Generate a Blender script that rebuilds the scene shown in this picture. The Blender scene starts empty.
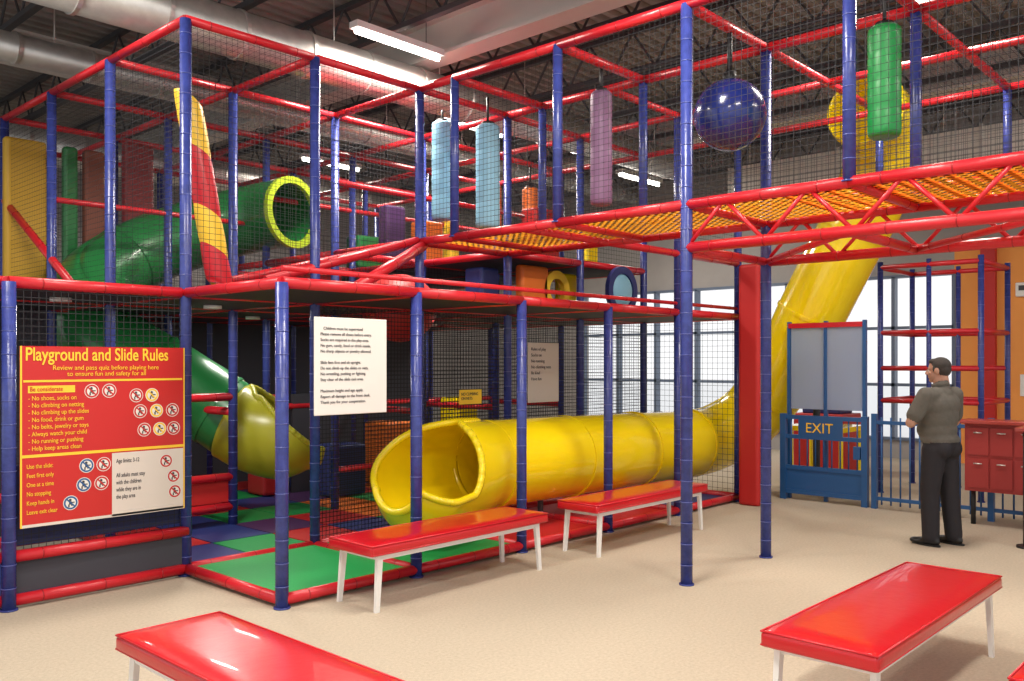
import bpy, bmesh, math, random
from mathutils import Vector, Matrix
random.seed(4)
S=bpy.context.scene
C=S.collection
V=Vector

# ---------------------------------------------------------------- materials
def mat(name,col,rough=0.5,metal=0.0,emit=0.0,noise=0.0,nscale=8,bump=0.0,bscale=40,coat=0.0,alpha=1.0,spec=0.5,transl=0.0):
    m=bpy.data.materials.new(name); m.use_nodes=True
    nt=m.node_tree; b=nt.nodes['Principled BSDF']
    b.inputs['Base Color'].default_value=(*col,1); b.inputs['Roughness'].default_value=rough
    b.inputs['Metallic'].default_value=metal
    b.inputs['Coat Weight'].default_value=coat
    b.inputs['Specular IOR Level'].default_value=spec
    b.inputs['Alpha'].default_value=alpha
    if emit:
        b.inputs['Emission Color'].default_value=(*col,1); b.inputs['Emission Strength'].default_value=emit
    if noise or bump:
        tc=nt.nodes.new('ShaderNodeTexCoord')
    if noise:
        n=nt.nodes.new('ShaderNodeTexNoise'); n.inputs['Scale'].default_value=nscale; n.inputs['Detail'].default_value=7; n.inputs['Roughness'].default_value=0.65
        nt.links.new(tc.outputs['Object'],n.inputs['Vector'])
        r=nt.nodes.new('ShaderNodeValToRGB')
        r.color_ramp.elements[0].position=0.3; r.color_ramp.elements[1].position=0.7
        r.color_ramp.elements[0].color=(*[c*(1-noise) for c in col],1)
        r.color_ramp.elements[1].color=(*[min(1,c*(1+noise)) for c in col],1)
        nt.links.new(n.outputs['Fac'],r.inputs['Fac']); nt.links.new(r.outputs['Color'],b.inputs['Base Color'])
    if bump:
        n2=nt.nodes.new('ShaderNodeTexNoise'); n2.inputs['Scale'].default_value=bscale; n2.inputs['Detail'].default_value=4
        nt.links.new(tc.outputs['Object'],n2.inputs['Vector'])
        bp=nt.nodes.new('ShaderNodeBump'); bp.inputs['Strength'].default_value=bump; bp.inputs['Distance'].default_value=0.01
        nt.links.new(n2.outputs['Fac'],bp.inputs['Height']); nt.links.new(bp.outputs['Normal'],b.inputs['Normal'])
    if transl:
        t=nt.nodes.new('ShaderNodeBsdfTranslucent'); t.inputs['Color'].default_value=(*col,1)
        mx=nt.nodes.new('ShaderNodeMixShader'); mx.inputs[0].default_value=transl
        out=nt.nodes['Material Output']
        nt.links.new(b.outputs[0],mx.inputs[1]); nt.links.new(t.outputs[0],mx.inputs[2]); nt.links.new(mx.outputs[0],out.inputs['Surface'])
    return m
M={}
M['red']=mat('red_vinyl',(0.58,0.014,0.024),0.32,bump=0.2,bscale=25)
M['redband']=mat('red_tie',(0.34,0.006,0.012),0.4)
M['blue']=mat('blue_vinyl',(0.036,0.052,0.24),0.27,bump=0.25,bscale=30,noise=0.25,nscale=12)
M['blueband']=mat('blue_tie',(0.07,0.09,0.32),0.3)
M['net']=mat('black_netting',(0.02,0.02,0.025),0.8)
M['orange_net']=mat('orange_webbing',(1.0,0.40,0.03),0.6,transl=0.6)
M['orange_red']=mat('red_webbing',(1.0,0.17,0.02),0.6,transl=0.6)
M['yellow']=mat('yellow_plastic',(0.93,0.70,0.006),0.18,noise=0.03,nscale=3,coat=0.5)
M['lime']=mat('lime_plastic',(0.50,0.68,0.03),0.3)
M['green']=mat('green_plastic',(0.018,0.20,0.05),0.3,coat=0.2)
M['greenmat']=mat('green_mat',(0.01,0.30,0.07),0.5,bump=0.2)
M['bluemat']=mat('blue_mat',(0.02,0.035,0.17),0.5,bump=0.2)
M['purplemat']=mat('purple_mat',(0.07,0.025,0.10),0.5,bump=0.2)
M['redmat']=mat('red_mat',(0.50,0.016,0.016),0.5,bump=0.2)
M['orangemat']=mat('orange_mat',(0.80,0.18,0.02),0.5,bump=0.2)
M['blackmat']=mat('black_mat',(0.022,0.022,0.03),0.6)
M['darkfab']=mat('dark_fabric',(0.05,0.05,0.065),0.85)
M['navyfab']=mat('navy_fabric',(0.018,0.025,0.09),0.8)
M['white']=mat('white_paint',(0.8,0.8,0.78),0.35)
M['paper']=mat('sign_white',(0.78,0.76,0.72),0.5)
M['ink']=mat('ink',(0.05,0.05,0.06),0.6)
M['signred']=mat('sign_red',(0.56,0.02,0.018),0.35)
M['signyel']=mat('sign_yellow',(0.95,0.60,0.04),0.4)
M['signcream']=mat('sign_cream',(0.72,0.64,0.58),0.4)
M['benchred']=mat('bench_red_vinyl',(0.54,0.006,0.014),0.28,bump=0.15,bscale=18,coat=0.3)
M['ltblue']=mat('light_blue_foam',(0.26,0.54,0.72),0.5)
M['purple']=mat('mauve_foam',(0.22,0.11,0.22),0.5)
M['greenroll']=mat('green_roller',(0.01,0.27,0.06),0.4,bump=0.3,bscale=14)
M['ball']=mat('blue_ball_vinyl',(0.012,0.022,0.15),0.2,coat=0.4)
M['black']=mat('black_plastic',(0.01,0.01,0.012),0.5)
M['steel']=mat('galvanised',(0.66,0.64,0.61),0.38,metal=0.7,noise=0.1)
M['deck']=mat('corrugated_deck',(0.29,0.265,0.245),0.55,metal=0.2,noise=0.2,nscale=1.5)
M['joist']=mat('joist_dark',(0.05,0.05,0.055),0.6)
M['girder']=mat('girder_white',(0.60,0.57,0.53),0.5)
M['wall']=mat('grey_wall',(0.34,0.325,0.32),0.85,noise=0.08,nscale=1.2)
M['wallorange']=mat('orange_wall',(0.85,0.34,0.08),0.75,noise=0.03,nscale=2)
M['floor']=mat('beige_carpet',(0.49,0.42,0.325),0.92,noise=0.13,nscale=48,bump=0.5,bscale=160,spec=0.25)
M['frame']=mat('window_frame',(0.12,0.16,0.24),0.4)
M['fenceblue']=mat('fence_blue',(0.02,0.10,0.28),0.35)
M['panelblue']=mat('pale_panel',(0.64,0.75,0.93),0.3,transl=0.7)
M['lamp']=mat('lamp_tube',(1,0.96,0.88),0.3,emit=14)
M['skin']=mat('skin',(0.48,0.26,0.18),0.5)
M['hair']=mat('hair_dark',(0.045,0.038,0.034),0.8,bump=0.6,bscale=90)
M['shirt']=mat('grey_polo',(0.115,0.108,0.092),0.85,noise=0.1,nscale=20,bump=0.5,bscale=22)
M['pants']=mat('black_trousers',(0.014,0.012,0.017),0.75,bump=0.5,bscale=16)
M['shoe']=mat('black_leather',(0.01,0.01,0.011),0.35)
M['eye']=mat('eye_white',(0.75,0.73,0.7),0.3)
M['lips']=mat('lips',(0.38,0.15,0.12),0.5)
M['countertop']=mat('counter_red_laminate',(0.36,0.05,0.04),0.25)
M['counterbody']=mat('counter_front_red',(0.34,0.03,0.028),0.5)
M['concrete']=mat('outdoor_paving',(0.8,0.81,0.82),0.9)
M['cup']=mat('dark_green_cup',(0.01,0.05,0.03),0.35)

# ---------------------------------------------------------------- helpers
def empty(name,loc=(0,0,0),rz=0):
    e=bpy.data.objects.new(name,None); e.location=loc; e.rotation_euler=(0,0,rz); C.objects.link(e); e.empty_display_size=0.2
    return e
def obj(name,bm,mats,parent=None,smooth=False,loc=(0,0,0),rz=0):
    me=bpy.data.meshes.new(name); bm.normal_update(); bm.to_mesh(me); bm.free()
    if not isinstance(mats,(list,tuple)): mats=[mats]
    for m in mats: me.materials.append(m)
    if smooth:
        for p in me.polygons: p.use_smooth=True
    o=bpy.data.objects.new(name,me); C.objects.link(o); o.location=loc; o.rotation_euler=(0,0,rz)
    if parent: o.parent=parent
    return o
def frame(d):
    d=d.normalized(); a=V((0,0,1)) if abs(d.z)<0.9 else V((1,0,0))
    u=d.cross(a).normalized(); v=d.cross(u).normalized(); return u,v
def cyl(bm,p0,p1,r0,r1=None,seg=12,mi=0,caps=True):
    p0=V(p0);p1=V(p1); r1=r0 if r1 is None else r1
    u,v=frame(p1-p0); A=[];B=[]
    for i in range(seg):
        a=2*math.pi*i/seg; d=u*math.cos(a)+v*math.sin(a)
        A.append(bm.verts.new(p0+d*r0)); B.append(bm.verts.new(p1+d*r1))
    for i in range(seg):
        j=(i+1)%seg
        f=bm.faces.new((A[i],B[i],B[j],A[j])); f.material_index=mi; f.smooth=True
    if caps:
        f=bm.faces.new(A); f.material_index=mi
        f=bm.faces.new(B[::-1]); f.material_index=mi
def ring(bm,p0,p1,ri,ro,seg=32,mi=0):
    p0=V(p0);p1=V(p1);u,v=frame(p1-p0); R=[]
    for p,r in((p0,ri),(p0,ro),(p1,ro),(p1,ri)):
        R.append([bm.verts.new(p+(u*math.cos(2*math.pi*i/seg)+v*math.sin(2*math.pi*i/seg))*r) for i in range(seg)])
    for k in range(4):
        a=R[k];b=R[(k+1)%4]
        for i in range(seg):
            j=(i+1)%seg; f=bm.faces.new((a[i],a[j],b[j],b[i])); f.material_index=mi
def box(bm,lo,hi,mi=0):
    x0,y0,z0=lo;x1,y1,z1=hi
    vs=[bm.verts.new(p) for p in((x0,y0,z0),(x1,y0,z0),(x1,y1,z0),(x0,y1,z0),(x0,y0,z1),(x1,y0,z1),(x1,y1,z1),(x0,y1,z1))]
    for q in((0,3,2,1),(4,5,6,7),(0,1,5,4),(1,2,6,5),(2,3,7,6),(3,0,4,7)):
        f=bm.faces.new([vs[i] for i in q]); f.material_index=mi
def sph(bm,c,r,mi=0,seg=24,rings=14,sc=(1,1,1)):
    g=bmesh.ops.create_uvsphere(bm,u_segments=seg,v_segments=rings,radius=1)
    for v in g['verts']:
        v.co=V((v.co.x*r*sc[0],v.co.y*r*sc[1],v.co.z*r*sc[2]))+V(c)
        for f in v.link_faces: f.material_index=mi; f.smooth=True
def bevel(o,w,seg=3):
    b=o.modifiers.new('bev','BEVEL'); b.width=w; b.segments=seg; b.limit_method='ANGLE'; return o
def net(bm,o,u,v,cell=0.05,w=0.005,mi=0):
    o=V(o);u=V(u);v=V(v);lu=u.length;lv=v.length;ud=u/lu;vd=v/lv
    def strip(a,b,s):
        f=bm.faces.new([bm.verts.new(p) for p in(a-s,b-s,b+s,a+s)]); f.material_index=mi
    n=max(1,round(lu/cell))
    for i in range(n+1):
        p=o+u*(i/n); strip(p,p+v,ud*w/2)
    n=max(1,round(lv/cell))
    for i in range(n+1):
        p=o+v*(i/n); strip(p,p+u,vd*w/2)
def text(body,size,loc,m,parent,rot=(math.pi/2,0,0),ax='LEFT',name='lettering',space=1.0,off=0.0):
    cu=bpy.data.curves.new(name,'FONT'); cu.body=body; cu.size=size; cu.align_x=ax; cu.extrude=0.001; cu.space_line=space; cu.offset=off
    t=bpy.data.objects.new(name,cu); C.objects.link(t)
    bpy.context.view_layer.update()
    dg=bpy.context.evaluated_depsgraph_get()
    me=bpy.data.meshes.new_from_object(t.evaluated_get(dg)); bpy.data.objects.remove(t)
    me.materials.clear(); me.materials.append(m)
    o=bpy.data.objects.new(name,me); C.objects.link(o); o.location=loc; o.rotation_euler=rot; o.parent=parent
    return o
def catmull(pts,n=10):
    P=[V(p) for p in pts]; P=[P[0]*2-P[1]]+P+[P[-1]*2-P[-2]]; out=[]
    for i in range(1,len(P)-2):
        a,b,c,d=P[i-1:i+3]
        for k in range(n):
            t=k/n
            out.append(0.5*((2*b)+(c-a)*t+(2*a-5*b+4*c-d)*t*t+(3*b-a-3*c+d)*t**3))
    out.append(P[-2]); return out
def lerpk(keys,s):
    if s<=keys[0][0]: return keys[0][1]
    for (a,x),(b,y) in zip(keys,keys[1:]):
        if s<=b:
            t=(s-a)/(b-a); t=t*t*(3-2*t); return x+(y-x)*t
    return keys[-1][1]
def sweep(name,pts,r,m,parent,covA=None,covB=None,rk=None,seg=36,n=12,thick=0.02,rim=0.0,lift=None):
    path=catmull(pts,n); N=len(path); bm=bmesh.new(); rows=[]
    for i,c in enumerate(path):
        t=(path[min(i+1,N-1)]-path[max(i-1,0)]).normalized()
        side=t.cross(V((0,0,1))).normalized(); up=side.cross(t)
        s=i/(N-1); a=lerpk(covA,s) if covA else 180; b=lerpk(covB,s) if covB else 180
        rr=r*(lerpk(rk,s) if rk else 1)
        row=[]
        for k in range(seg+1):
            th=math.radians(-a+(a+b)*k/seg)
            row.append(bm.verts.new(c+side*math.sin(th)*rr-up*math.cos(th)*rr+(V((0,0,lerpk(lift,s))) if lift else V((0,0,0)))))
        rows.append(row)
    for i in range(N-1):
        for k in range(seg):
            f=bm.faces.new((rows[i][k],rows[i+1][k],rows[i+1][k+1],rows[i][k+1])); f.smooth=True
    if rim:
        edge=[rows[i][0].co.copy() for i in range(N)]+[v.co.copy() for v in rows[-1][1:]]+[rows[i][seg].co.copy() for i in range(N-2,-1,-1)]
        st=next((i for i in range(N) if (covA and lerpk(covA,i/(N-1))<178)),0)
        edge=edge[st:len(edge)-st]
        for p,q in zip(edge,edge[1:]):
            if (q-p).length>1e-4: cyl(bm,p,q,rim,seg=8)
            sph(bm,q,rim,seg=8,rings=6)
    o=obj(name,bm,m,parent)
    if thick:
        sm=o.modifiers.new('sol','SOLIDIFY'); sm.thickness=thick; sm.offset=0
    return o,path

# ---------------------------------------------------------------- room
bm=bmesh.new(); box(bm,(-5,-6,-0.1),(16.2,17.2,0)); obj('floor',bm,M['floor'])
bm=bmesh.new(); box(bm,(16.2,-10,-0.3),(80,60,-0.12)); obj('ground_outside',bm,M['concrete'])
bm=bmesh.new(); box(bm,(-5,17,0),(16.2,17.2,6.1)); obj('wall_back',bm,M['wall'])
WY0,WY1,WZ0,WZ1=4.65,12.6,0.35,3.2
bm=bmesh.new()
box(bm,(16,-6,0),(16.2,WY0,3.7),1); box(bm,(16,-6,3.7),(16.2,WY0,6.1),0)
box(bm,(16,WY0,WZ1),(16.2,17,6.1),0); box(bm,(16,WY0,0),(16.2,WY1,WZ0),0); box(bm,(16,WY1,0),(16.2,17,WZ1),0)
obj('wall_right',bm,[M['wall'],M['wallorange']])
w=empty('window_1'); bm=bmesh.new()
ny=8
for i in range(ny+1):
    y=WY0+(WY1-WY0)*i/ny; box(bm,(15.95,y-0.03,WZ0),(16.1,y+0.03,WZ1))
for z in(WZ0,1.3,2.3,WZ1): box(bm,(15.95,WY0,z-0.025),(16.1,WY1,z+0.025))
obj('window_frame',bm,M['frame'],w)
bm=bmesh.new(); box(bm,(15.88,4.0,0),(16.0,4.22,3.7)); obj('trim_1',bm,M['redmat'])
wb=empty('thermostat'); bm=bmesh.new(); box(bm,(15.93,3.45,2.75),(16.005,3.72,2.98)); bevel(obj('casing',bm,M['white'],wb),0.02)
bm=bmesh.new(); box(bm,(15.925,3.5,2.85),(15.93,3.67,2.93)); obj('display',bm,M['ink'],wb)
wb=empty('light_switch_plate'); bm=bmesh.new(); box(bm,(15.97,3.45,1.15),(16.005,3.66,1.5)); bevel(obj('plate',bm,M['white'],wb),0.008)
bm=bmesh.new(); box(bm,(15.96,3.52,1.28),(15.97,3.58,1.38)); obj('toggle',bm,M['paper'],wb)
bm=bmesh.new(); zc=6.05; y=-6.0; prof=[]
while y<17.0:
    prof+= [(y,zc),(y+0.07,zc),(y+0.10,zc-0.06),(y+0.17,zc-0.06)]; y+=0.20
for a,b in zip(prof,prof[1:]):
    f=bm.faces.new([bm.verts.new(p) for p in((-5,a[0],a[1]),(16.2,a[0],a[1]),(16.2,b[0],b[1]),(-5,b[0],b[1]))])
obj('ceiling',bm,M['deck'])
e=empty('roof_joists'); bm=bmesh.new()
x=0.4
while x<16:
    for z in(5.95,5.45):
        box(bm,(x-0.04,-6,z-0.03),(x+0.04,17,z+0.03))
    y=-6;k=0
    while y<16.7:
        cyl(bm,(x,y,5.45 if k%2 else 5.95),(x,y+0.35,5.95 if k%2 else 5.45),0.016,seg=6,caps=False); y+=0.35;k+=1
    x+=1.5
obj('trusses',bm,M['joist'],e)
e=empty('roof_girders')
bm=bmesh.new()
for x in(7.15,12.6):
    box(bm,(x-0.15,-6,5.30),(x+0.15,17,5.34)); box(bm,(x-0.012,-6,5.34),(x+0.012,17,5.76)); box(bm,(x-0.15,-6,5.76),(x+0.15,17,5.80))
for y in(11.8,):
    box(bm,(-5,y-0.12,5.35),(16,y+0.12,5.38)); box(bm,(-5,y-0.012,5.38),(16,y+0.012,5.72)); box(bm,(-5,y-0.12,5.72),(16,y+0.12,5.75))
obj('i_beams',bm,M['girder'],e)
def duct(pts,r,z1=6.0):
    e=empty('air_duct'); bm=bmesh.new()
    for p,q in zip(pts,pts[1:]):
        cyl(bm,p,q,r,seg=28); L=(V(q)-V(p)).length; n=int(L/0.8); d=(V(q)-V(p)).normalized()
        for i in range(1,n+1): ring(bm,V(p)+d*(i*0.8-0.02),V(p)+d*(i*0.8+0.02),r-0.01,r+0.015,seg=28)
        for i in range(1,n,2):
            t=V(p)+d*(i*0.8+0.4); cyl(bm,t,(t.x,t.y,z1),0.008,seg=6)
    obj('duct_pipe',bm,M['steel'],e)
duct([(1.5,8.2,5.05),(12.9,8.2,5.05)],0.24)
duct([(3.2,14.6,5.05),(15,14.6,5.05)],0.30)
duct([(1.0,10.6,5.15),(15.2,10.6,5.15)],0.16)
duct([(7.8,-4,5.0),(7.8,1.6,5.0)],0.14)
e=empty('rectangular_duct'); bm=bmesh.new(); box(bm,(13.3,-4,4.5),(13.9,7.4,4.95))
for y in range(-4,7): box(bm,(13.27,y+0.5,4.47),(13.93,y+0.54,4.98))
for y in(-2,1,4,7): box(bm,(13.32,y,4.98),(13.34,y+0.02,6.0)); box(bm,(13.86,y,4.98),(13.88,y+0.02,6.0))
obj('duct_box',bm,M['girder'],e)
def lamp(x,y,z,power):
    e=empty('strip_light',(x,y,z)); bm=bmesh.new(); lx,ly=0.62,0.07
    box(bm,(-lx,-ly,0.03),(lx,ly,0.10)); obj('housing',bm,M['white'],e)
    bm=bmesh.new(); cyl(bm,(-lx+.03,0,0),(lx-.03,0,0),0.028,seg=12); obj('tube',bm,M['lamp'],e)
    bm=bmesh.new()
    for s in(-0.4,0.4): cyl(bm,(s,0,0.1),(s,0,5.98-z),0.005,seg=5)
    obj('hangers',bm,M['joist'],e)
    L=bpy.data.lights.new('strip_lamp','AREA'); L.shape='RECTANGLE'; L.size=1.3; L.size_y=0.5; L.energy=power; L.color=(1,0.925,0.82)
    o=bpy.data.objects.new('lamp',L); C.objects.link(o); o.location=(0,0,-0.06); o.parent=e
for (x,y) in((0.5,0.5),(0.8,4.2),(3.9,0.2),(4.3,3.4),(8.2,-0.6),(8.4,2.9),(12.9,8.9),(9.3,9.4)):
    lamp(x,y,5.2 if x<12 else 4.9,145)
lamp(1.9,7.2,5.2,110); lamp(9.3,13.0,5.2,140)
lamp(6.3,7.55,5.2,210)
def added_fill(x,y,z,power):  # invented fill lamp with a white disc, added to brighten the bays below
    e=empty('added_deck_fill',(x,y,z)); bm=bmesh.new(); cyl(bm,(0,0,-0.02),(0,0,0.012),0.08,seg=20); obj('added_fill_disc',bm,M['white'],e)
    L=bpy.data.lights.new('added_fill_lamp','AREA'); L.shape='DISK'; L.size=0.3; L.energy=power; L.color=(1,0.95,0.88)
    o=bpy.data.objects.new('lamp',L); C.objects.link(o); o.location=(0,0,-0.03); o.parent=e
added_fill(4.0,7.4,2.2,22); added_fill(5.3,8.9,2.2,16); added_fill(6.5,7.4,2.2,14); added_fill(2.7,7.4,2.2,12); added_fill(7.9,8.8,2.2,16)  # added fills under the decks, lifting the green slide and dark interior

# ---------------------------------------------------------------- play structure
PS=empty('indoor_play_structure')
bR=bmesh.new(); bB=bmesh.new(); bN=bmesh.new()
RP=0.046; RR=0.041
def rail(p,q,r=RR,bands=True):
    cyl(bR,p,q,r,seg=12,mi=0); L=(V(q)-V(p)).length; d=(V(q)-V(p)).normalized()
    if bands:
        n=max(1,int(L/0.4))
        for i in range(n):
            c=V(p)+d*(L*(i+0.5)/n); cyl(bR,c-d*0.004,c+d*0.004,r+0.002,seg=12,mi=1)
def post(x,y,z0,z1,r=RP):
    cyl(bB,(x,y,z0),(x,y,z1),r,seg=14,mi=0)
    cyl(bB,(x,y,z0),(x,y,z0+0.012),r+0.012,seg=14,mi=0)
    z=z0+0.15
    while z<z1-0.05:
        cyl(bB,(x,y,z),(x,y,z+0.007),r+0.002,seg=14,mi=1); z+=0.16
XS=[3.38,4.60,5.84,7.13,8.42,9.77]
YF=5.3; YS=[6.68,8.1,9.5,10.9,12.3]
ZD=2.25; ZB=2.9; ZT=4.43
for x in XS: post(x,YF,0,ZD)
post(2.08,6.62,0,ZD); post(2.08,8.1,0,ZD); post(2.08,9.5,0,ZD); post(0.8,6.62,0,ZD); post(0.8,8.1,0,ZD)
for ix,x in enumerate(XS):
    for y in YS: post(x,y,0,ZT)
for a,b in zip(XS,XS[1:]):
    for y in [YF]+YS[:4]:
        rail((a,y,ZD),(b,y,ZD)); 
    rail((a,YF,0.06),(b,YF,0.06)); rail((a,6.68,0.06),(b,6.68,0.06))
for x in XS:
    ys=[YF]+YS[:4]
    for a,b in zip(ys,ys[1:]): rail((x,a,ZD),(x,b,ZD))
    rail((x,YF,0.06),(x,6.68,0.06))
for a,b in((0.8,2.08),(2.08,3.38)):
    rail((a,6.64,ZD),(b,6.68,ZD)); rail((a,8.1,ZD),(b,8.1,ZD))
    rail((a,6.64,0.06),(b,6.66,0.06)); rail((a,6.64,0.36),(b,6.66,0.36)); rail((a,7.2,0.36),(b,7.2,0.36)); rail((a,7.7,0.62),(b,7.7,0.62))
for x in(0.8,2.08):
    for a,b in zip([6.64]+YS[1:3],YS[1:3]): rail((x,a,ZD),(x,b,ZD))
rail((3.38,5.3,ZD+0.10),(9.77,5.3,ZD+0.10),0.020)
for a,b in zip(XS,XS[1:]):
    for y in YS:
        rail((a,y,ZT),(b,y,ZT),0.036)
for x in XS:
    for a,b in zip(YS,YS[1:]): rail((x,a,ZT),(x,b,ZT),0.036)
for a,b in zip(XS[2:],XS[3:]):
    for y in YS[:4]: rail((a,y,ZB),(b,y,ZB))
for x in XS[2:]:
    for a,b in zip(YS[:3],YS[1:4]): rail((x,a,ZB),(x,b,ZB))
for y in YS[1:3]:
    rail((5.84,y,3.7),(9.77,y,3.7),0.033)
rail((3.38,9.5,3.35),(5.84,9.5,3.35),0.03)
rail((3.38,8.8,2.36),(3.38,11.1,3.62))
rail((4.1,6.68,2.40),(5.84,6.68,2.92)); rail((4.55,6.0,2.33),(5.84,6.62,2.86),0.05); rail((3.9,7.2,2.38),(5.84,7.3,2.88),0.04)
BY=[-0.25,1.05,2.35,3.60,4.88,6.17]
for x in(5.84,7.13):
    post(x,3.6,0,ZT); post(x,-0.25,0,ZT)
    for y in(1.05,2.35,4.88,6.17): post(x,y,ZB,ZT,0.043)
    for a,b in zip(BY,BY[1:]+[6.68]): 
        rail((x,a,ZT),(x,b,ZT)); rail((x,a,ZB),(x,b,ZB))
    rail((x,-0.25,2.57),(x,3.6,2.57))
    n=6
    for i in range(n):
        y0=-0.25+3.85*i/n; y1=-0.25+3.85*(i+0.5)/n; y2=-0.25+3.85*(i+1)/n
        cyl(bR,(x,y0,2.57),(x,y1,ZB),0.016,seg=8); cyl(bR,(x,y1,ZB),(x,y2,2.57),0.016,seg=8)
for y in BY:
    rail((5.84,y,ZT),(7.13,y,ZT)); rail((5.84,y,ZB),(7.13,y,ZB),0.033)
    if y<3.7: rail((5.84,y,2.57),(7.13,y,2.57),0.035)
rail((5.84,1.05,2.57),(7.13,2.35,2.57),0.025); rail((5.84,2.35,2.57),(7.13,3.6,2.57),0.025)
for x in(8.42,9.77):
    post(x,5.3,ZD,ZT)
    for a,b in zip([-0.25,1.05,2.35,3.6,5.3],[1.05,2.35,3.6,5.3,6.68]):
        rail((x,a,ZT),(x,b,ZT),0.036)
        if x>9: rail((x,a,3.55),(x,b,3.55),0.036)
for y in(3.6,2.35,1.05): post(9.77,y,3.52,ZT,0.04)
post(9.77,-0.25,0,ZT)
for y in(-0.25,1.05,2.35,3.6,5.3):
    rail((7.13,y,ZT),(9.77,y,ZT),0.036)
for y in (5.3,6.68): rail((5.84,y,ZB),(9.77,y,ZB),0.04)
for y,zs in((8.1,(0.25,0.55,1.35)),(9.5,(0.3,1.1))):
    for z in zs: rail((3.38,y,z),(4.6,y,z)); 
for z in(0.3,1.2): rail((4.6,8.1,z),(4.6,9.5,z))
for x in XS[3:]:
    rail((x,8.1,1.1),(x,9.5,1.1))
for a,b in zip(XS[2:],XS[3:]):
    rail((a,8.1,0.5),(b,8.1,0.5),0.035); rail((a,9.5,1.15),(b,9.5,1.15),0.035)
obj('red_padded_rails',bR,[M['red'],M['redband']],PS)
obj('blue_padded_posts',bB,[M['blue'],M['blueband']],PS)
H=ZT-ZD
for a,b in zip(XS,XS[1:]):
    if a>4: net(bN,(a,6.68,0.05),(b-a,0,0),(0,0,ZD-0.05),0.04,0.0068)
    if a>5: net(bN,(a,8.1,0.05),(b-a,0,0),(0,0,ZD-0.05),0.05,0.0055)
for a,b in zip(XS,XS[1:]):
    if b<=5.9:
        net(bN,(a,6.68,ZD),(b-a,0,0),(0,0,H),0.05,0.0036)
    net(bN,(a,8.1,ZD),(b-a,0,0),(0,0,H),0.05,0.0038); net(bN,(a,12.3,ZD),(b-a,0,0),(0,0,H),0.07,0.006)
net(bN,(3.38,6.68,ZD),(0,5.6,0),(0,0,H),0.05,0.0036)
net(bN,(5.84,-0.25,ZB),(0,6.93,0),(0,0,ZT-ZB),0.05,0.0034)
net(bN,(7.13,-0.25,ZB),(0,6.93,0),(0,0,ZT-ZB),0.05,0.0036)
net(bN,(9.77,-0.25,3.55),(0,12.3,0),(0,0,ZT-3.55),0.055,0.004)
net(bN,(9.77,5.3,0),(0,5.6,0),(0,0,ZD),0.07,0.004)
net(bN,(5.84,6.68,ZT),(3.93,0,0),(0,5.6,0),0.07,0.004)
net(bN,(5.84,-0.25,ZT),(1.29,0,0),(0,6.93,0),0.06,0.0035)
net(bN,(8.42,-0.25,ZT),(1.35,0,0),(0,6.93,0),0.06,0.004)
net(bN,(3.38,6.68,ZT),(2.46,0,0),(0,5.6,0),0.07,0.0035)
net(bN,(8.42,5.3,ZB),(1.35,0,0),(0,0,ZT-ZB),0.055,0.004)
net(bN,(7.13,6.68,ZB),(2.64,0,0),(0,0,ZT-ZB),0.055,0.004)
net(bN,(2.08,6.64,0.4),(1.3,0.03,0),(0,0,ZD-0.4),0.05,0.005)
obj('safety_netting',bN,M['net'],PS)
bO=bmesh.new()
net(bO,(5.84,-0.25,ZB+0.02),(1.29,0,0),(0,6.9,0),0.080,0.044)
net(bO,(5.84,-0.25,ZB+0.035),(1.29,0,0),(0,3.2,0),0.16,0.04,mi=1)
obj('bridge_webbing',bO,[M['orange_net'],M['orange_red']],PS)
bD=bmesh.new()
for i,(a,b) in enumerate(zip([0.8,2.08]+XS,[2.08]+XS)):
    ys=[YF]+YS[:4] if a>=3.3 else [6.68,8.1,9.5]
    if a<3.3 and b>3.38+0.01: continue
    for j,(c,d) in enumerate(zip(ys,ys[1:])):
        if b-a>0.1: box(bD,(a+0.03,c+0.03,ZD-0.03),(b-0.03,d-0.03,ZD+0.02),0)
for a,b in zip(XS[3:],XS[4:]):
    for c,d in zip(YS[:3],YS[1:4]): box(bD,(a+0.03,c+0.03,ZB-0.03),(b-0.03,d-0.03,ZB+0.02),1)
obj('deck_panels',bD,[M['blackmat'],M['darkfab']],PS)
bD=bmesh.new()
def fm(x0,x1,y0,y1,mi,z=0.07): box(bD,(x0+0.01,y0+0.01,0.01),(x1-0.01,y1-0.01,z),mi)
fm(3.42,4.58,5.34,6.66,0); fm(4.62,5.82,5.34,6.66,0)
fm(5.86,7.11,5.34,6.66,3,0.05); fm(7.15,8.4,5.34,6.66,3,0.05); fm(8.44,9.75,5.34,6.66,1,0.05)
for i,(a,b) in enumerate(zip(XS,XS[1:])):
    for j,(c,d) in enumerate(zip(YS[:3],YS[1:4])):
        m_=(a+b)/2;n_=(c+d)/2
        fm(a,m_,c,n_,[1,3,0,4,2][(i+j)%5]); fm(m_,b,c,n_,[0,1,0][(i+j)%3]); fm(a,m_,n_,d,[3,2,4][(i+2*j)%3]); fm(m_,b,n_,d,[1,3][(i+j)%2])
fm(0.85,3.36,6.72,8.05,1)
obj('floor_mats',bD,[M['greenmat'],M['bluemat'],M['purplemat'],M['redmat'],M['orangemat']],PS)
bD=bmesh.new()
box(bD,(4.6,10.88,0),(9.77,10.92,ZD),0); box(bD,(0.8,9.5,0),(3.38,9.54,ZD),0)
box(bD,(2.12,6.70,0.42),(3.34,6.72,0.98),1); box(bD,(2.12,6.66,0.10),(3.34,6.68,0.33),0)
box(bD,(3.42,8.12,0.30),(4.56,8.14,0.52),2); box(bD,(6.2,9.48,0),(7.1,9.52,1.3),0)
obj('fabric_panels',bD,[M['darkfab'],M['navyfab'],M['redmat']],PS)
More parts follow.
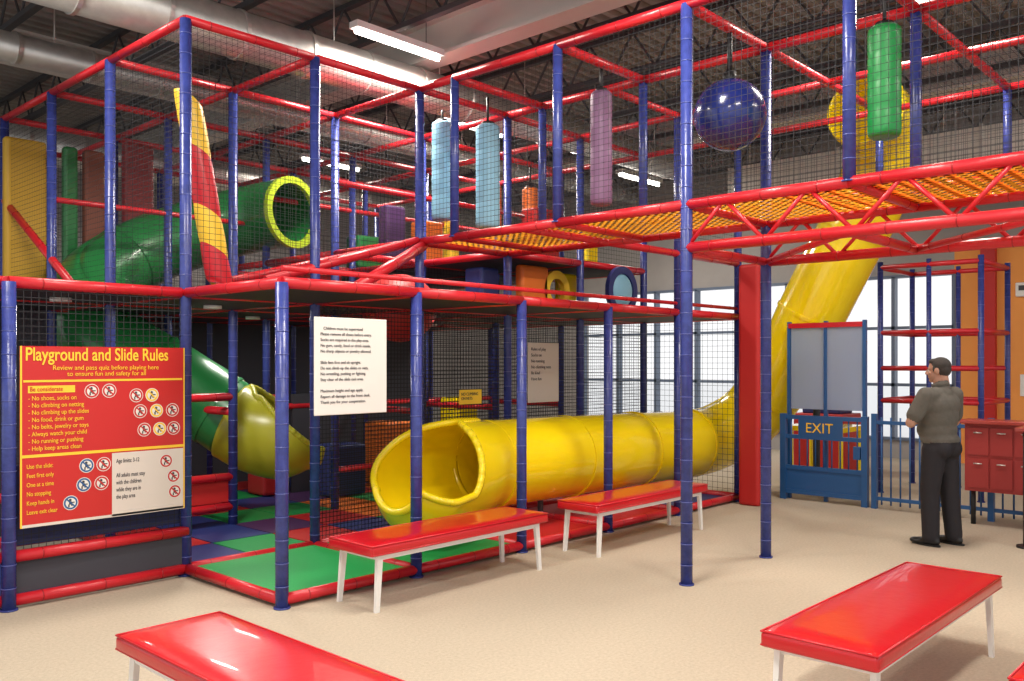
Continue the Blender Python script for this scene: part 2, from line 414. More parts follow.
def pad(name,x,y,z0,z1,wx,wy,m):
    bm=bmesh.new(); box(bm,(x-wx/2,y-wy/2,z0),(x+wx/2,y+wy/2,z1)); o=bevel(obj(name,bm,m,PS),0.04); return o
pad('red_column_pad',9.67,5.04,0,2.86,0.27,0.27,M['redmat'])
brown=mat('brown_pad',(0.22,0.06,0.03),0.5)
pad('yellow_pad',3.54,10.75,ZD,4.2,0.44,0.12,mat('ochre_pad',(0.55,0.32,0.02),0.5)); pad('green_pad',4.02,10.75,ZD,4.2,0.16,0.12,M['green'])
pad('brown_pad',4.29,10.75,ZD,4.2,0.24,0.12,brown); pad('red_pad',4.82,10.75,ZD,4.38,0.36,0.14,mat('deep_red_pad',(0.28,0.025,0.025),0.5))
pad('red_block',9.2,8.0,2.95,3.8,0.5,0.3,M['redmat']); pad('orange_block',8.0,9.0,2.95,3.6,0.35,0.3,M['orangemat'])
pad('yellow_block',8.9,6.95,2.95,3.5,0.24,0.2,M['yellow']); pad('blue_block',9.6,9.4,2.95,3.7,0.4,0.2,M['bluemat'])
pad('green_block',7.4,9.6,2.95,3.4,0.4,0.3,M['green']); pad('red_block_2',6.6,9.7,2.3,2.85,0.9,0.2,M['redmat'])
pad('orange_block_2',7.9,7.0,2.3,2.85,0.5,0.12,M['orangemat']); pad('yellow_block_2',8.9,7.3,2.3,2.85,0.35,0.12,M['yellow']); pad('blue_block_2',7.35,7.3,2.3,2.8,0.3,0.3,M['bluemat'])
pad('orange_block_3',8.6,8.3,2.95,4.1,0.16,0.16,M['orangemat']); pad('yellow_block_3',7.8,8.3,2.95,3.5,0.16,0.16,M['signyel']); pad('purple_block',6.9,8.4,2.95,3.6,0.3,0.2,M['purplemat'])
pad('orange_crawl_block',7.6,9.3,0.08,0.9,0.5,0.5,M['orangemat']); pad('blue_crawl_block',6.5,8.9,0.08,0.7,0.5,0.4,M['bluemat']); pad('yellow_crawl_block',8.8,9.2,0.08,1.2,0.4,0.4,M['yellow']); pad('red_crawl_block',5.9,9.6,0.08,1.3,0.3,0.4,M['redmat'])
bm=bmesh.new(); 
ring(bm,(9.15,6.62,2.60),(9.15,6.56,2.60),0.22,0.31,mi=0); sph(bm,(9.15,6.6,2.60),0.22,mi=1,sc=(1,0.35,1))
ring(bm,(8.3,7.0,2.58),(8.3,6.94,2.58),0.14,0.24,mi=2)
obj('bubble_window',bm,[M['bluemat'],M['ltblue'],M['signyel']],PS)
bm=bmesh.new(); sph(bm,(6.35,7.6,2.3),0.42,mi=0,sc=(1,1,0.9)); obj('red_dome',bm,M['redmat'],PS)

def roller(name,x,y,z0,z1,r,m,top=ZT):
    e=empty(name,(x,y,0)); bm=bmesh.new()
    prof=[(z0,r*0.8),(z0+0.02,r*0.97),(z0+0.05,r)]; n=4
    for i in range(1,n):
        z=z0+(z1-z0)*i/n; prof+=[(z-0.02,r),(z,r*0.965),(z+0.02,r)]
    prof+=[(z1-0.05,r),(z1-0.02,r*0.97),(z1,r*0.8)]
    rows=[[bm.verts.new((math.cos(2*math.pi*k/28)*q,math.sin(2*math.pi*k/28)*q,z)) for k in range(28)] for z,q in prof]
    for A,B in zip(rows,rows[1:]):
        for k in range(28):
            f=bm.faces.new((A[k],A[(k+1)%28],B[(k+1)%28],B[k])); f.smooth=True
    bm.faces.new(rows[0][::-1]); bm.faces.new(rows[-1])
    obj('foam_body',bm,m,e)
    bm=bmesh.new(); cyl(bm,(0,0,z1),(0,0,top),0.014,seg=8); cyl(bm,(0,0,z1-0.01),(0,0,z1+0.03),r*0.55,seg=16); obj('strap',bm,M['black'],e)
    return e
roller('hanging_foam_roller',6.5,7.06,3.24,4.30,0.115,M['ltblue'])
roller('hanging_foam_roller',6.5,6.37,3.08,4.14,0.125,M['ltblue'])
roller('hanging_foam_roller',6.5,4.91,3.14,4.18,0.10,M['purple'])
roller('hanging_foam_roller',6.5,2.36,3.32,4.12,0.115,M['greenroll'])
roller('hanging_foam_roller',9.1,8.1,3.1,4.1,0.11,M['orangemat'])
roller('hanging_foam_roller',8.9,9.5,3.2,4.1,0.11,M['signyel'])
e=empty('hanging_ball',(6.5,3.6,0)); bm=bmesh.new(); sph(bm,(0,0,3.72),0.29,seg=40,rings=24); obj('ball',bm,M['ball'],e)
bm=bmesh.new(); cyl(bm,(0,0,3.99),(0,0,4.07),0.06,0.05,seg=20); cyl(bm,(0,0,4.05),(0,0,ZT),0.022,seg=8); obj('strap',bm,M['black'],e)
e=empty('twisted_foam_climber'); 
bm=bmesh.new(); p0=V((3.53,6.94,3.90)); p1=V((3.78,6.86,2.32)); n=60; rows=[]
cuts=[0,0.28,0.60,0.80,1.0]
for i in range(n+1):
    s=i/n; c=p0.lerp(p1,s); 
    k_=next((k for k in range(4) if s<=cuts[k+1]),3); ph=(s-cuts[k_])/(cuts[k_+1]-cuts[k_])
    r=0.125*(0.93+0.07*math.sin(math.pi*min(max(ph,0),1))**0.5)
    if i in(0,n): r=0.09
    rows.append([bm.verts.new(c+V((math.cos(a)*r,math.sin(a)*r*0.75,-0.55*math.cos(a)*r))) for a in [2*math.pi*k/24 for k in range(24)]])
for i in range(n):
    s=(i+0.5)/n; k_=next((k for k in range(4) if s<=cuts[k+1]),3)
    for k in range(24):
        f=bm.faces.new((rows[i][k],rows[i][(k+1)%24],rows[i+1][(k+1)%24],rows[i+1][k])); f.smooth=True; f.material_index=k_%2
bm.faces.new(rows[0]); bm.faces.new(rows[-1][::-1])
obj('cushions',bm,[M['signyel'],M['red']],e)
bm=bmesh.new(); cyl(bm,p0,(3.50,6.94,ZT),0.012,seg=6); obj('strap',bm,M['black'],e)

# ---------------------------------------------------------------- slides
TS=empty('yellow_tube_slide')
tube,path=sweep('tube',[(6.05,6.0,0.71),(7.1,6.0,0.70),(8.4,6.0,0.68),(9.6,6.0,0.66),(10.35,5.98,0.70),(10.85,5.72,0.98),(10.97,5.3,1.55),(10.97,4.92,2.3),(10.97,4.55,3.0),(10.97,4.2,3.65),(10.9,3.98,4.2),(10.6,3.9,4.5),(10.1,3.9,4.6)],0.42,M['yellow'],TS)
bm=bmesh.new()
def flange(c,t,r=0.42,w=0.02,o=0.022,mi=0):
    c=V(c);t=V(t).normalized(); ring(bm,c-t*w,c+t*w,r-0.01,r+o,seg=40,mi=mi)
for x in(6.1,7.3,8.55,9.75): flange((x,6.0,0.70-(x-6)*0.008),(1,0,0))
for i in(66,84,102,120,142):
    if i<len(path)-1: flange(path[i],path[i+1]-path[i-1])
obj('flanges',bm,M['yellow'],TS)
sweep('exit_scoop',[(6.12,6.0,0.71),(5.9,5.99,0.70),(5.65,5.96,0.68),(5.4,5.92,0.66),(5.15,5.88,0.64),(4.98,5.85,0.64),(4.86,5.83,0.66)],0.42,M['yellow'],TS,
  covA=[(0,180),(0.30,172),(0.55,75),(1,72)],covB=[(0,180),(0.30,179),(1,70)],
  rk=[(0,1),(0.35,1.10),(0.70,1.12),(1,0.62)],rim=0.024,lift=[(0,0),(0.75,0.0),(1,0.02)],n=8)
bm=bmesh.new()
for x in(6.9,8.9):
    cyl(bm,(x,6.0,0),(x,6.0,0.32),0.03,seg=10); cyl(bm,(x,6,0.0),(x,6,0.02),0.09,seg=14)
cyl(bm,(5.4,5.92,0.06),(5.4,5.92,0.22),0.10,seg=14)
cyl(bm,(11.0,4.85,0),(11.0,4.85,2.05),0.045,seg=10)
obj('supports',bm,M['joist'],TS)
GS=empty('green_tube_slide')
g1,gp=sweep('tube',[(5.98,9.15,3.5),(5.85,9.7,3.48),(5.35,10.15,3.3),(4.7,10.3,3.0),(4.1,10.15,2.6),(3.85,9.8,2.2),(4.0,9.4,1.85),(4.45,9.1,1.5),(4.8,8.95,1.25),(5.0,8.75,1.05)],0.40,M['green'],GS)
bm=bmesh.new(); flange(gp[0],gp[1]-gp[0],0.36,0.03,0.07); obj('entry_ring',bm,M['lime'],GS)
bm=bmesh.new()
for i in(20,40,60,80,100): flange(gp[i],gp[i+1]-gp[i-1],0.40)
obj('flanges',bm,M['green'],GS)
sweep('exit_scoop',[(4.98,8.78,1.06),(5.15,8.6,0.95),(5.4,8.4,0.88),(5.7,8.3,0.86)],0.42,mat('scoop_yellowgreen',(0.48,0.46,0.03),0.3),GS,
  covA=[(0,180),(0.25,150),(1,72)],covB=[(0,180),(0.25,150),(1,72)],rk=[(0,1),(0.6,1.1),(1,0.8)],rim=0.025,n=8)

# ---------------------------------------------------------------- benches
def bench(cx,cy,L,W,rz=0):
    e=empty('padded_bench',(cx,cy,0),rz)
    bm=bmesh.new(); nx,nyy=24,8; h=0.085; z0=0.385
    def g(i,j,top):
        x=-L/2+L*i/nx; y=-W/2+W*j/nyy
        ex=min(i,nx-i)/nx*L; ey=min(j,nyy-j)/nyy*W
        p=min(1,ex/0.08)*min(1,ey/0.08); 
        return (x,y,(z0+h-0.012+0.016*p**0.5) if top else z0)
    T=[[bm.verts.new(g(i,j,1)) for j in range(nyy+1)] for i in range(nx+1)]
    Bt=[[bm.verts.new(g(i,j,0)) for j in range(nyy+1)] for i in range(nx+1)]
    for i in range(nx):
        for j in range(nyy):
            bm.faces.new((T[i][j],T[i+1][j],T[i+1][j+1],T[i][j+1])); bm.faces.new((Bt[i][j],Bt[i][j+1],Bt[i+1][j+1],Bt[i+1][j]))
        bm.faces.new((Bt[i][0],Bt[i+1][0],T[i+1][0],T[i][0])); bm.faces.new((T[i][nyy],T[i+1][nyy],Bt[i+1][nyy],Bt[i][nyy]))
    for j in range(nyy):
        bm.faces.new((T[0][j],T[0][j+1],Bt[0][j+1],Bt[0][j])); bm.faces.new((Bt[nx][j],Bt[nx][j+1],T[nx][j+1],T[nx][j]))
    o=obj('seat',bm,M['benchred'],e,smooth=True); b=bevel(o,0.02,4)
    bm=bmesh.new()
    for z in(z0+0.012,z0+h-0.012):
        pts=[(-L/2,-W/2,z),(L/2,-W/2,z),(L/2,W/2,z),(-L/2,W/2,z)]
        pts=[(a*0.994,b*0.985,c) for a,b,c in pts]
        for p,q in zip(pts,pts[1:]+pts[:1]): cyl(bm,p,q,0.005,seg=6)
    obj('piping',bm,M['red'],e)
    bm=bmesh.new(); zf=z0-0.035
    x1=L/2-0.10; y1=W/2-0.05
    for s in(-1,1):
        box(bm,(-x1,s*y1-0.012,zf),(x1,s*y1+0.012,z0)); box(bm,(s*x1-0.012,-y1,zf),(s*x1+0.012,y1,z0))
        for t in(-1,1):
            bx,by=s*(x1+0.03),t*(y1+0.01); a=0.024;c=0.017
            tp=[(s*x1-a,t*y1-a*.6),(s*x1+a,t*y1-a*.6),(s*x1+a,t*y1+a*.6),(s*x1-a,t*y1+a*.6)]
            bt=[(bx-c,by-c*.7),(bx+c,by-c*.7),(bx+c,by+c*.7),(bx-c,by+c*.7)]
            A=[bm.verts.new((*p,z0-0.002)) for p in tp]; B=[bm.verts.new((*p,0.0)) for p in bt]
            for i in range(4): bm.faces.new((B[i],B[(i+1)%4],A[(i+1)%4],A[i]))
            bm.faces.new(A); bm.faces.new(B[::-1])
    obj('white_frame_legs',bm,M['white'],e)
bench(4.60,4.95,1.82,0.50); bench(7.0,4.86,1.85,0.46); bench(4.72,1.66,1.92,0.54); bench(1.97,3.12,1.86,0.52,math.pi/2); bench(4.80,0.66,1.88,0.54)

# ---------------------------------------------------------------- signs
e=empty('playground_rules_sign')
x0,x1,z0,z1=2.13,3.31,0.56,1.81; Y=6.56; 
bm=bmesh.new(); box(bm,(x0,Y,z0),(x1,Y+0.012,z1),0); bevel(obj('board',bm,M['signred'],e),0.004,1)
W_=x1-x0
bm=bmesh.new(); yy=Y-0.002
def q(xa,xb,za,zb,mi,y=yy): 
    f=bm.faces.new([bm.verts.new(p) for p in((xa,y,za),(xb,y,za),(xb,y,zb),(xa,y,zb))]); f.material_index=mi
q(x0+.02,x1-.02,1.56,1.575,0); q(x0,x1,1.04,1.06,0); q(x0,x1,0.56,0.58,1); q(x0+0.62,x1-0.012,0.565,1.03,1)
q(x0,x0+0.012,0.56,1.81,0,yy-0.0005); q(x1-0.010,x1,0.56,1.81,0,yy-0.0005)
q(x0+0.05,x0+0.36,1.485,1.535,0)
for n_,(x,z) in enumerate(((.476,1.49),(.60,1.49),(.80,1.45),(.92,1.45),(.83,1.33),(.955,1.33),(1.08,1.33),(.86,1.19),(.98,1.19),(1.09,1.19),(.44,.955),(.56,.955),(.42,.82),(.545,.82),(.33,.70),(1.03,.94),(1.09,.82),(1.10,.70))):
    lowleft=z<1.1 and x<0.6
    rc=4 if (lowleft and n_%2==0) else (0 if n_ in(3,5,8) else 5)
    for rr,mi,dy in((0.052,2,0.001),(0.047,rc,0.0015),(0.035,2,0.002)):
        f=bm.faces.new([bm.verts.new((x0+x+rr*math.cos(a),yy-dy,z+rr*math.sin(a))) for a in [2*math.pi*k/20 for k in range(20)]]); f.material_index=mi
    f=bm.faces.new([bm.verts.new((x0+x+0.010*math.cos(a)-0.004,yy-0.003,z+0.020+0.010*math.sin(a))) for a in [2*math.pi*k/10 for k in range(10)]]); f.material_index=3
    q(x0+x-0.012,x0+x+0.006,z-0.012,z+0.010,3,yy-0.003); q(x0+x-0.018,x0+x-0.008,z-0.030,z-0.010,3,yy-0.003); q(x0+x+0.002,x0+x+0.020,z-0.022,z-0.012,3,yy-0.003); q(x0+x+0.004,x0+x+0.026,z-0.002,z+0.006,3,yy-0.003)
    # red slash through prohibited actions
    f=bm.faces.new([bm.verts.new(p) for p in((x0+x-0.034,yy-0.0035,z+0.027),(x0+x-0.027,yy-0.0035,z+0.034),(x0+x+0.034,yy-0.0035,z-0.027),(x0+x+0.027,yy-0.0035,z-0.034))]); f.material_index=rc
obj('bands_and_icons',bm,[M['signyel'],M['signcream'],M['paper'],M['ink'],M['fenceblue'],M['signred']],e)
text('Playground and Slide Rules',0.128,(x0+0.03,yy-0.002,1.712),M['signyel'],e,name='title',off=0.0018).scale=(0.735,1,1)
text('Review and pass quiz before playing here\nto ensure fun and safety for all',0.046,(x0+W_/2,yy-0.002,1.645),M['signyel'],e,ax='CENTER',name='subtitle',space=0.95)
text('Be considerate',0.045,(x0+0.06,yy-0.003,1.497),M['signred'],e,name='heading').scale=(0.8,1,1)
text('- No shoes, socks on\n- No climbing on netting\n- No climbing up the slides\n- No food, drink or gum\n- No belts, jewelry or toys\n- Always watch your child\n- No running or pushing\n- Help keep areas clean',0.044,(x0+0.05,yy-0.002,1.435),M['signyel'],e,name='rules_list',space=1.13).scale=(0.85,1,1)
text('Use the slide:\nFeet first only\nOne at a time\nNo stopping\nKeep hands in\nLeave exit clear',0.042,(x0+0.04,yy-0.002,0.965),M['signyel'],e,name='rules_list_2',space=1.5).scale=(0.75,1,1)
text('Age limits: 3-12\n\nAll adults must stay\nwith the children\nwhile they are in\nthe play area',0.044,(x0+0.65,yy-0.002,0.955),M['ink'],e,name='notice_text',space=1.2).scale=(0.62,1,1)
def notice(x0,x1,z0,z1,y,lines,name='notice_board',m='paper',sz=0.03):
    e=empty(name); bm=bmesh.new(); box(bm,(x0,y,z0),(x1,y+0.01,z1)); bevel(obj('board',bm,M[m],e),0.004,1)
    text(lines,sz,((x0+0.05),y-0.002,z1-0.09),M['ink'],e,name='print',space=1.35)
    return e
notice(3.60,4.25,1.32,2.02,5.235,'   Children must be supervised\nPlease remove all shoes before entry.\nSocks are required in the play area.\nNo gum, candy, food or drink inside.\nNo sharp objects or jewelry allowed.\n\nSlide feet first and sit upright.\nDo not climb up the slides or nets.\nNo wrestling, pushing or fighting.\nStay clear of the slide exit area.\n\nMaximum height and age apply.\nReport all damage to the front desk.\nThank you for your cooperation.')
notice(7.38,7.92,1.24,1.92,6.60,'Rules of play\nSocks on\nNo running\nNo climbing nets\nBe kind\nHave fun',m='signcream',sz=0.05)
e=empty('small_yellow_sign'); bm=bmesh.new(); box(bm,(6.32,6.60,1.26),(6.64,6.61,1.41)); obj('board',bm,M['signyel'],e); text('NO CLIMBING\nON NETS',0.045,(6.34,6.597,1.35),M['ink'],e,name='print').scale=(0.85,1,1)

# ---------------------------------------------------------------- fence, gate
FX=10.38
e=empty('exit_gate'); bm=bmesh.new()
def bar(a,b,r): cyl(bm,a,b,r,seg=8)
for y in(5.0,3.99): box(bm,(FX-0.035,y-0.035,0),(FX+0.035,y+0.035,1.06))
for z in(0.10,0.40,0.78,1.02): box(bm,(FX-0.02,3.98,z-0.025),(FX+0.02,5.0,z+0.025))
box(bm,(FX-0.008,4.0,0.12),(FX+0.008,4.98,0.40)); 
for i in range(1,10): y=3.98+1.02*i/10; bar((FX,y,0.40),(FX,y,1.02),0.009)
box(bm,(FX-0.022,4.25,0.80),(FX-0.008,4.8,1.0)); box(bm,(FX-0.03,4.04,0.55),(FX+0.03,4.12,0.70))
obj('gate_frame',bm,M['fenceblue'],e)
text('EXIT',0.17,(FX-0.026,4.71,0.84),M['signyel'],e,rot=(math.pi/2,0,-math.pi/2),name='exit_lettering')
e=empty('picket_fence'); bm=bmesh.new()
for z in(0.12,1.0): box(bm,(FX-0.018,1.4,z-0.02),(FX+0.018,3.90,z+0.02))
y=3.80
while y>1.4: bar((FX,y,0.05),(FX,y,1.06),0.010); y-=0.105
for y in(3.88,2.65,1.42): box(bm,(FX-0.03,y-0.03,0),(FX+0.03,y+0.03,1.1))
obj('pickets',bm,M['fenceblue'],e)
e=empty('pale_safety_panel'); bm=bmesh.new()
box(bm,(10.46,4.06,1.12),(10.48,4.94,2.12),0)
for y in(4.03,4.5,4.97): box(bm,(10.45,y-0.02,0),(10.50,y+0.02,2.2),1)
box(bm,(10.44,4.05,2.12),(10.50,4.97,2.18),2)
obj('panel',bm,[M['panelblue'],M['fenceblue'],M['red']],e)
e=empty('climbing_tower'); bB=bmesh.new(); bR=bmesh.new()
for x in(11.7,12.9):
    for y in(3.1,4.3): post(x,y,0,3.0,0.035)
post(11.7,3.7,0,3.0,0.03); post(12.9,3.7,0,3.0,0.03)
for z in(1.2,1.62,2.08,2.93):
    for x in(11.7,12.9): rail((x,3.1,z),(x,4.3,z),0.032,False)
    if z!=1.62:
        for y in(3.1,4.3): rail((11.7,y,z),(12.9,y,z),0.032,False)
obj('posts',bB,[M['blue'],M['blueband']],e); obj('rails',bR,[M['red'],M['redband']],e)
e=empty('yellow_play_table'); bm=bmesh.new(); box(bm,(11.6,4.75,0.75),(12.4,5.6,0.82))
for x in(11.65,12.3):
    for y in(4.8,5.5): cyl(bm,(x,y,0),(x,y,0.76),0.03)
bevel(obj('table',bm,M['yellow'],e),0.01)
e=empty('toy_kiosk'); bm=bmesh.new(); box(bm,(13.2,5.4,0),(13.9,6.2,0.9),0); box(bm,(13.3,5.5,0.9),(13.8,6.1,1.1),1); bevel(obj('cabinet',bm,[M['redmat'],M['bluemat']],e),0.02)

# ---------------------------------------------------------------- counter
e=empty('service_counter')
bm=bmesh.new(); box(bm,(9.05,0.9,1.06),(10.25,2.12,1.10)); box(bm,(9.90,2.12,1.06),(10.25,2.84,1.10)); bevel(obj('countertop',bm,M['countertop'],e),0.008,2)
bm=bmesh.new(); box(bm,(9.98,2.1,0.36),(10.2,2.80,1.06)); box(bm,(9.98,0.95,0.36),(10.2,2.1,1.06)); 
for i in range(3):
    box(bm,(9.965,2.13+i*0.22,0.74),(9.98,2.33+i*0.22,1.02)); box(bm,(9.965,2.13+i*0.22,0.40),(9.98,2.33+i*0.22,0.70))
obj('cabinet',bm,M['counterbody'],e)
bm=bmesh.new()
for i in range(3): cyl(bm,(9.95,2.19+i*0.22,0.97),(9.95,2.27+i*0.22,0.97),0.007,seg=8); cyl(bm,(9.95,2.19+i*0.22,0.65),(9.95,2.27+i*0.22,0.65),0.007,seg=8)
obj('drawer_pulls',bm,M['steel'],e)
bm=bmesh.new(); cyl(bm,(9.12,2.02,0),(9.12,2.02,1.06),0.045,seg=16); cyl(bm,(9.12,1.0,0),(9.12,1.0,1.06),0.045,seg=16)
for y in(1.0,2.05,2.75): cyl(bm,(10.1,y,0),(10.1,y,0.38),0.025,seg=12)
cyl(bm,(9.12,2.02,0),(9.12,2.02,0.02),0.1,seg=16); obj('legs',bm,M['black'],e)
e=empty('paper_cup',(9.56,2.04,1.10)); bm=bmesh.new(); cyl(bm,(0,0,0.001),(0,0,0.10),0.032,0.042,seg=20); obj('cup',bm,M['cup'],e)
bm=bmesh.new(); cyl(bm,(0,0,0.10),(0,0,0.112),0.045,0.042,seg=20); obj('lid',bm,M['black'],e)

# ---------------------------------------------------------------- man
def fuse(els,voxel,smooth_it=4):
    bm=bmesh.new()
    for el in els:
        if el[0]=='cap':
            _,p,qq,r0,r1,_m=el; cyl(bm,p,qq,r0,r1,seg=20); sph(bm,p,r0,seg=20,rings=12); sph(bm,qq,r1,seg=20,rings=12)
        else:
            _,c,rr,_m=el; sph(bm,c,1,seg=28,rings=18,sc=rr)
    me=bpy.data.meshes.new('tmp'); bm.to_mesh(me); bm.free(); o=bpy.data.objects.new('tmp',me); C.objects.link(o)
    r=o.modifiers.new('r','REMESH'); r.mode='VOXEL'; r.voxel_size=voxel
    s=o.modifiers.new('s','SMOOTH'); s.factor=0.5; s.iterations=smooth_it
    bpy.context.view_layer.update(); dg=bpy.context.evaluated_depsgraph_get()
    res=bpy.data.meshes.new_from_object(o.evaluated_get(dg)); bpy.data.objects.remove(o)
    names=[]; 
    for el in els:
        if el[-1] not in names: names.append(el[-1])
    res.materials.clear()
    for nme in names: res.materials.append(M[nme])
    pre=[]
    for el in els:
        if el[0]=='cap': pre.append((0,V(el[1]),V(el[2])-V(el[1]),el[3],el[4],names.index(el[5])))
        else: pre.append((1,V(el[1]),el[2],min(el[2]),0,names.index(el[3])))
    for p in res.polygons:
        c=p.center; best=1e9; bi=0
        for t in pre:
            if t[0]==0:
                d=t[2]; s_=max(0,min(1,(c-t[1]).dot(d)/d.length_squared)); dist=(c-t[1]-d*s_).length-(t[3]+(t[4]-t[3])*s_)
            else:
                l=c-t[1]; dist=(V((l.x/t[2][0],l.y/t[2][1],l.z/t[2][2])).length-1)*t[3]
            if dist<best: best=dist; bi=t[5]
        p.material_index=bi; p.use_smooth=True
    return res
man=empty('standing_man',(8.72,2.66,0),math.radians(-18))
def addm(name,me,parent,loc=(0,0,0),rot=(0,0,0)):
    o=bpy.data.objects.new(name,me); C.objects.link(o); o.parent=parent; o.location=loc; o.rotation_euler=rot; return o
eL=(-0.315,0.075,1.14); eR=(0.305,0.06,1.13); wL=(-0.085,0.235,1.13); wR=(0.05,0.225,1.20)
sL=(-0.21,-0.005,1.395); sR=(0.21,-0.005,1.395)
def mix(a,b,t): return tuple(a[i]+(b[i]-a[i])*t for i in range(3))
body=[
 ('ell',(0,-0.01,0.95),(0.18,0.14,0.13),'pants'),
 ('ell',(-0.07,-0.06,0.90),(0.10,0.10,0.10),'pants'),('ell',(0.07,-0.06,0.90),(0.10,0.10,0.10),'pants'),
 ('ell',(0,0.03,1.07),(0.192,0.165,0.13),'shirt'),
 ('ell',(0,0.0,0.985),(0.196,0.158,0.07),'shirt'),
 ('ell',(0,0.01,1.20),(0.198,0.152,0.20),'shirt'),
 ('ell',(0,-0.01,1.30),(0.218,0.134,0.15),'shirt'),
 ('cap',(-0.165,-0.012,1.39),(0.165,-0.012,1.39),0.078,0.078,'shirt'),
 ('cap',(0,-0.015,1.40),(0,-0.01,1.475),0.10,0.068,'shirt'),
 ('cap',(0,-0.012,1.44),(0,0.015,1.56),0.058,0.056,'skin'),
 ('cap',sL,mix(sL,eL,0.72),0.076,0.074,'shirt'),('cap',mix(sL,eL,0.5),eL,0.050,0.046,'skin'),('cap',eL,wL,0.046,0.030,'skin'),
 ('cap',sR,mix(sR,eR,0.72),0.076,0.074,'shirt'),('cap',mix(sR,eR,0.5),eR,0.050,0.046,'skin'),('cap',eR,wR,0.046,0.030,'skin'),
 ('cap',(-0.092,-0.005,0.88),(-0.105,0.03,0.50),0.108,0.086,'pants'),('cap',(-0.105,0.03,0.50),(-0.11,0.015,0.09),0.085,0.076,'pants'),
 ('cap',(0.092,-0.005,0.88),(0.11,-0.02,0.50),0.108,0.086,'pants'),('cap',(0.11,-0.02,0.50),(0.13,-0.05,0.09),0.085,0.076,'pants'),
]
for x,y in((-0.11,0.015),(0.13,-0.05)):
    s=1 if x>0 else -1
    body+=[('ell',(x,y-0.03,0.045),(0.044,0.06,0.044),'shoe'),('ell',(x+s*0.01,y+0.07,0.036),(0.046,0.10,0.036),'shoe'),('ell',(x+s*0.018,y+0.135,0.032),(0.050,0.07,0.031),'shoe')]
addm('body',fuse(body,0.011,3),man)
bm=bmesh.new(); ring(bm,(0,-0.016,1.462),(0,0.0,1.505),0.060,0.076,seg=24)
obj('collar',bm,M['shirt'],man,smooth=True)
bm=bmesh.new()
for x,y in((-0.115,0.06),(0.14,-0.005)):
    g=[( math.cos(a)*0.049,math.sin(a)*0.145) for a in [2*math.pi*k/24 for k in range(24)]]
    A=[bm.verts.new((x+a,y+b,0.001)) for a,b in g]; B=[bm.verts.new((x+a,y+b,0.016)) for a,b in g]
    bm.faces.new(A[::-1]); bm.faces.new(B)
    for i in range(24): bm.faces.new((A[i],A[(i+1)%24],B[(i+1)%24],B[i]))
obj('shoe_soles',bm,M['black'],man)
head=[
 ('ell',(0,-0.012,0.022),(0.074,0.092,0.088),'skin'),('ell',(0,0.028,-0.04),(0.058,0.062,0.070),'skin'),
 ('ell',(0,0.058,-0.088),(0.028,0.026,0.022),'skin'),
 ('cap',(0,0.083,0.012),(0,0.102,-0.022),0.009,0.013,'skin'),('ell',(-0.011,0.092,-0.026),(0.009,0.010,0.008),'skin'),('ell',(0.011,0.092,-0.026),(0.009,0.010,0.008),'skin'),
 ('cap',(-0.036,0.068,0.020),(0.036,0.068,0.020),0.011,0.011,'skin'),
 ('ell',(-0.042,0.055,-0.022),(0.018,0.02,0.016),'skin'),('ell',(0.042,0.055,-0.022),(0.018,0.02,0.016),'skin'),
 ('ell',(0,0.079,-0.052),(0.022,0.012,0.006),'lips'),('ell',(0,0.078,-0.061),(0.019,0.012,0.006),'lips'),
 ('ell',(-0.078,-0.004,-0.010),(0.010,0.019,0.031),'skin'),('ell',(0.078,-0.004,-0.010),(0.010,0.019,0.031),'skin'),
 ('cap',(0,-0.03,-0.06),(0,-0.035,-0.13),0.053,0.056,'skin'),
 ('ell',(0,-0.026,0.040),(0.080,0.092,0.083),'hair'),('ell',(0,-0.046,0.005),(0.074,0.070,0.072),'hair'),
 ('ell',(0,0.03,0.085),(0.055,0.045,0.028),'hair'),
 ('ell',(-0.071,0.020,0.012),(0.006,0.012,0.028),'hair'),('ell',(0.071,0.020,0.012),(0.006,0.012,0.028),'hair'),
]
hd=addm('head',fuse(head,0.0048,2),man,(0,0.02,1.622),(math.radians(-4),0,math.radians(24)))
bm=bmesh.new()
for s in(-1,1):
    sph(bm,(s*0.029,0.073,0.0),0.011,mi=0,seg=12,rings=8); sph(bm,(s*0.029,0.0805,0.0),0.005,mi=1,seg=10,rings=6)
    cyl(bm,(s*0.018,0.083,0.021),(s*0.042,0.075,0.022),0.004,seg=8,mi=1)
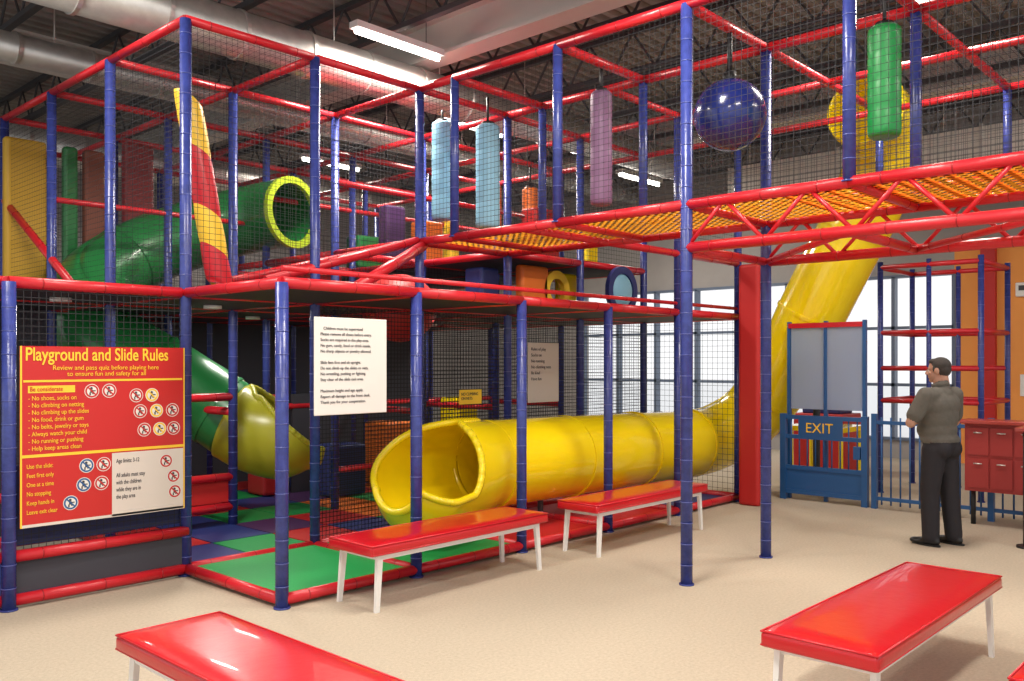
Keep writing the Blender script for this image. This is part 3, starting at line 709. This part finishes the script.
obj('eyes_and_brows',bm,[M['eye'],M['hair']],hd)
def hand(name,w,d,up,thumb_side):
    w=V(w); d=V(d).normalized(); up=V(up).normalized(); side=d.cross(up).normalized()*thumb_side
    els=[('cap',tuple(w-d*0.02),tuple(w+d*0.02),0.027,0.027,'skin')]
    for k,o in enumerate((-0.028,-0.010,0.009,0.027)):
        els.append(('cap',tuple(w+d*0.015+side*o*0.7),tuple(w+d*0.085+side*o),0.014,0.0115,'skin'))
    for o,L in((-0.028,0.058),(-0.010,0.072),(0.009,0.078),(0.028,0.070)):
        b=w+d*0.085+side*o; m1=b+d*L*0.45+up*-0.008; m2=m1+d*L*0.30-up*0.014; m3=m2+d*L*0.18-up*0.018
        els+= [('cap',tuple(b),tuple(m1),0.0095,0.0088,'skin'),('cap',tuple(m1),tuple(m2),0.0088,0.008,'skin'),('cap',tuple(m2),tuple(m3),0.008,0.007,'skin')]
    t0=w+d*0.025+side*0.024; t1=t0+d*0.035+side*0.026-up*0.01; t2=t1+d*0.03+side*0.004-up*0.008
    els+= [('cap',tuple(t0),tuple(t1),0.014,0.011,'skin'),('cap',tuple(t1),tuple(t2),0.0105,0.0085,'skin')]
    addm(name,fuse(els,0.0035,1),man)
hand('left_hand',wL,(0.95,0.05,0.16),(0,1,0.1),1)
hand('right_hand',wR,(-0.96,0.02,-0.10),(0,1,0.1),1)

# ---------------------------------------------------------------- world, camera
wd=bpy.data.worlds.new('World'); S.world=wd; wd.use_nodes=True
nt=wd.node_tree; bg=nt.nodes['Background']; bg.inputs[0].default_value=(0.97,0.97,0.98,1); bg.inputs[1].default_value=1.1
cam=bpy.data.cameras.new('camera'); co=bpy.data.objects.new('camera',cam); C.objects.link(co)
co.location=(0,0,1.7); co.rotation_euler=(math.pi/2,0,math.radians(-47.15)); cam.lens=31.0; cam.sensor_width=36; cam.shift_y=0.021; cam.clip_end=200
S.camera=co
S.view_settings.view_transform='Standard'; S.view_settings.look='None'; S.view_settings.exposure=0.0
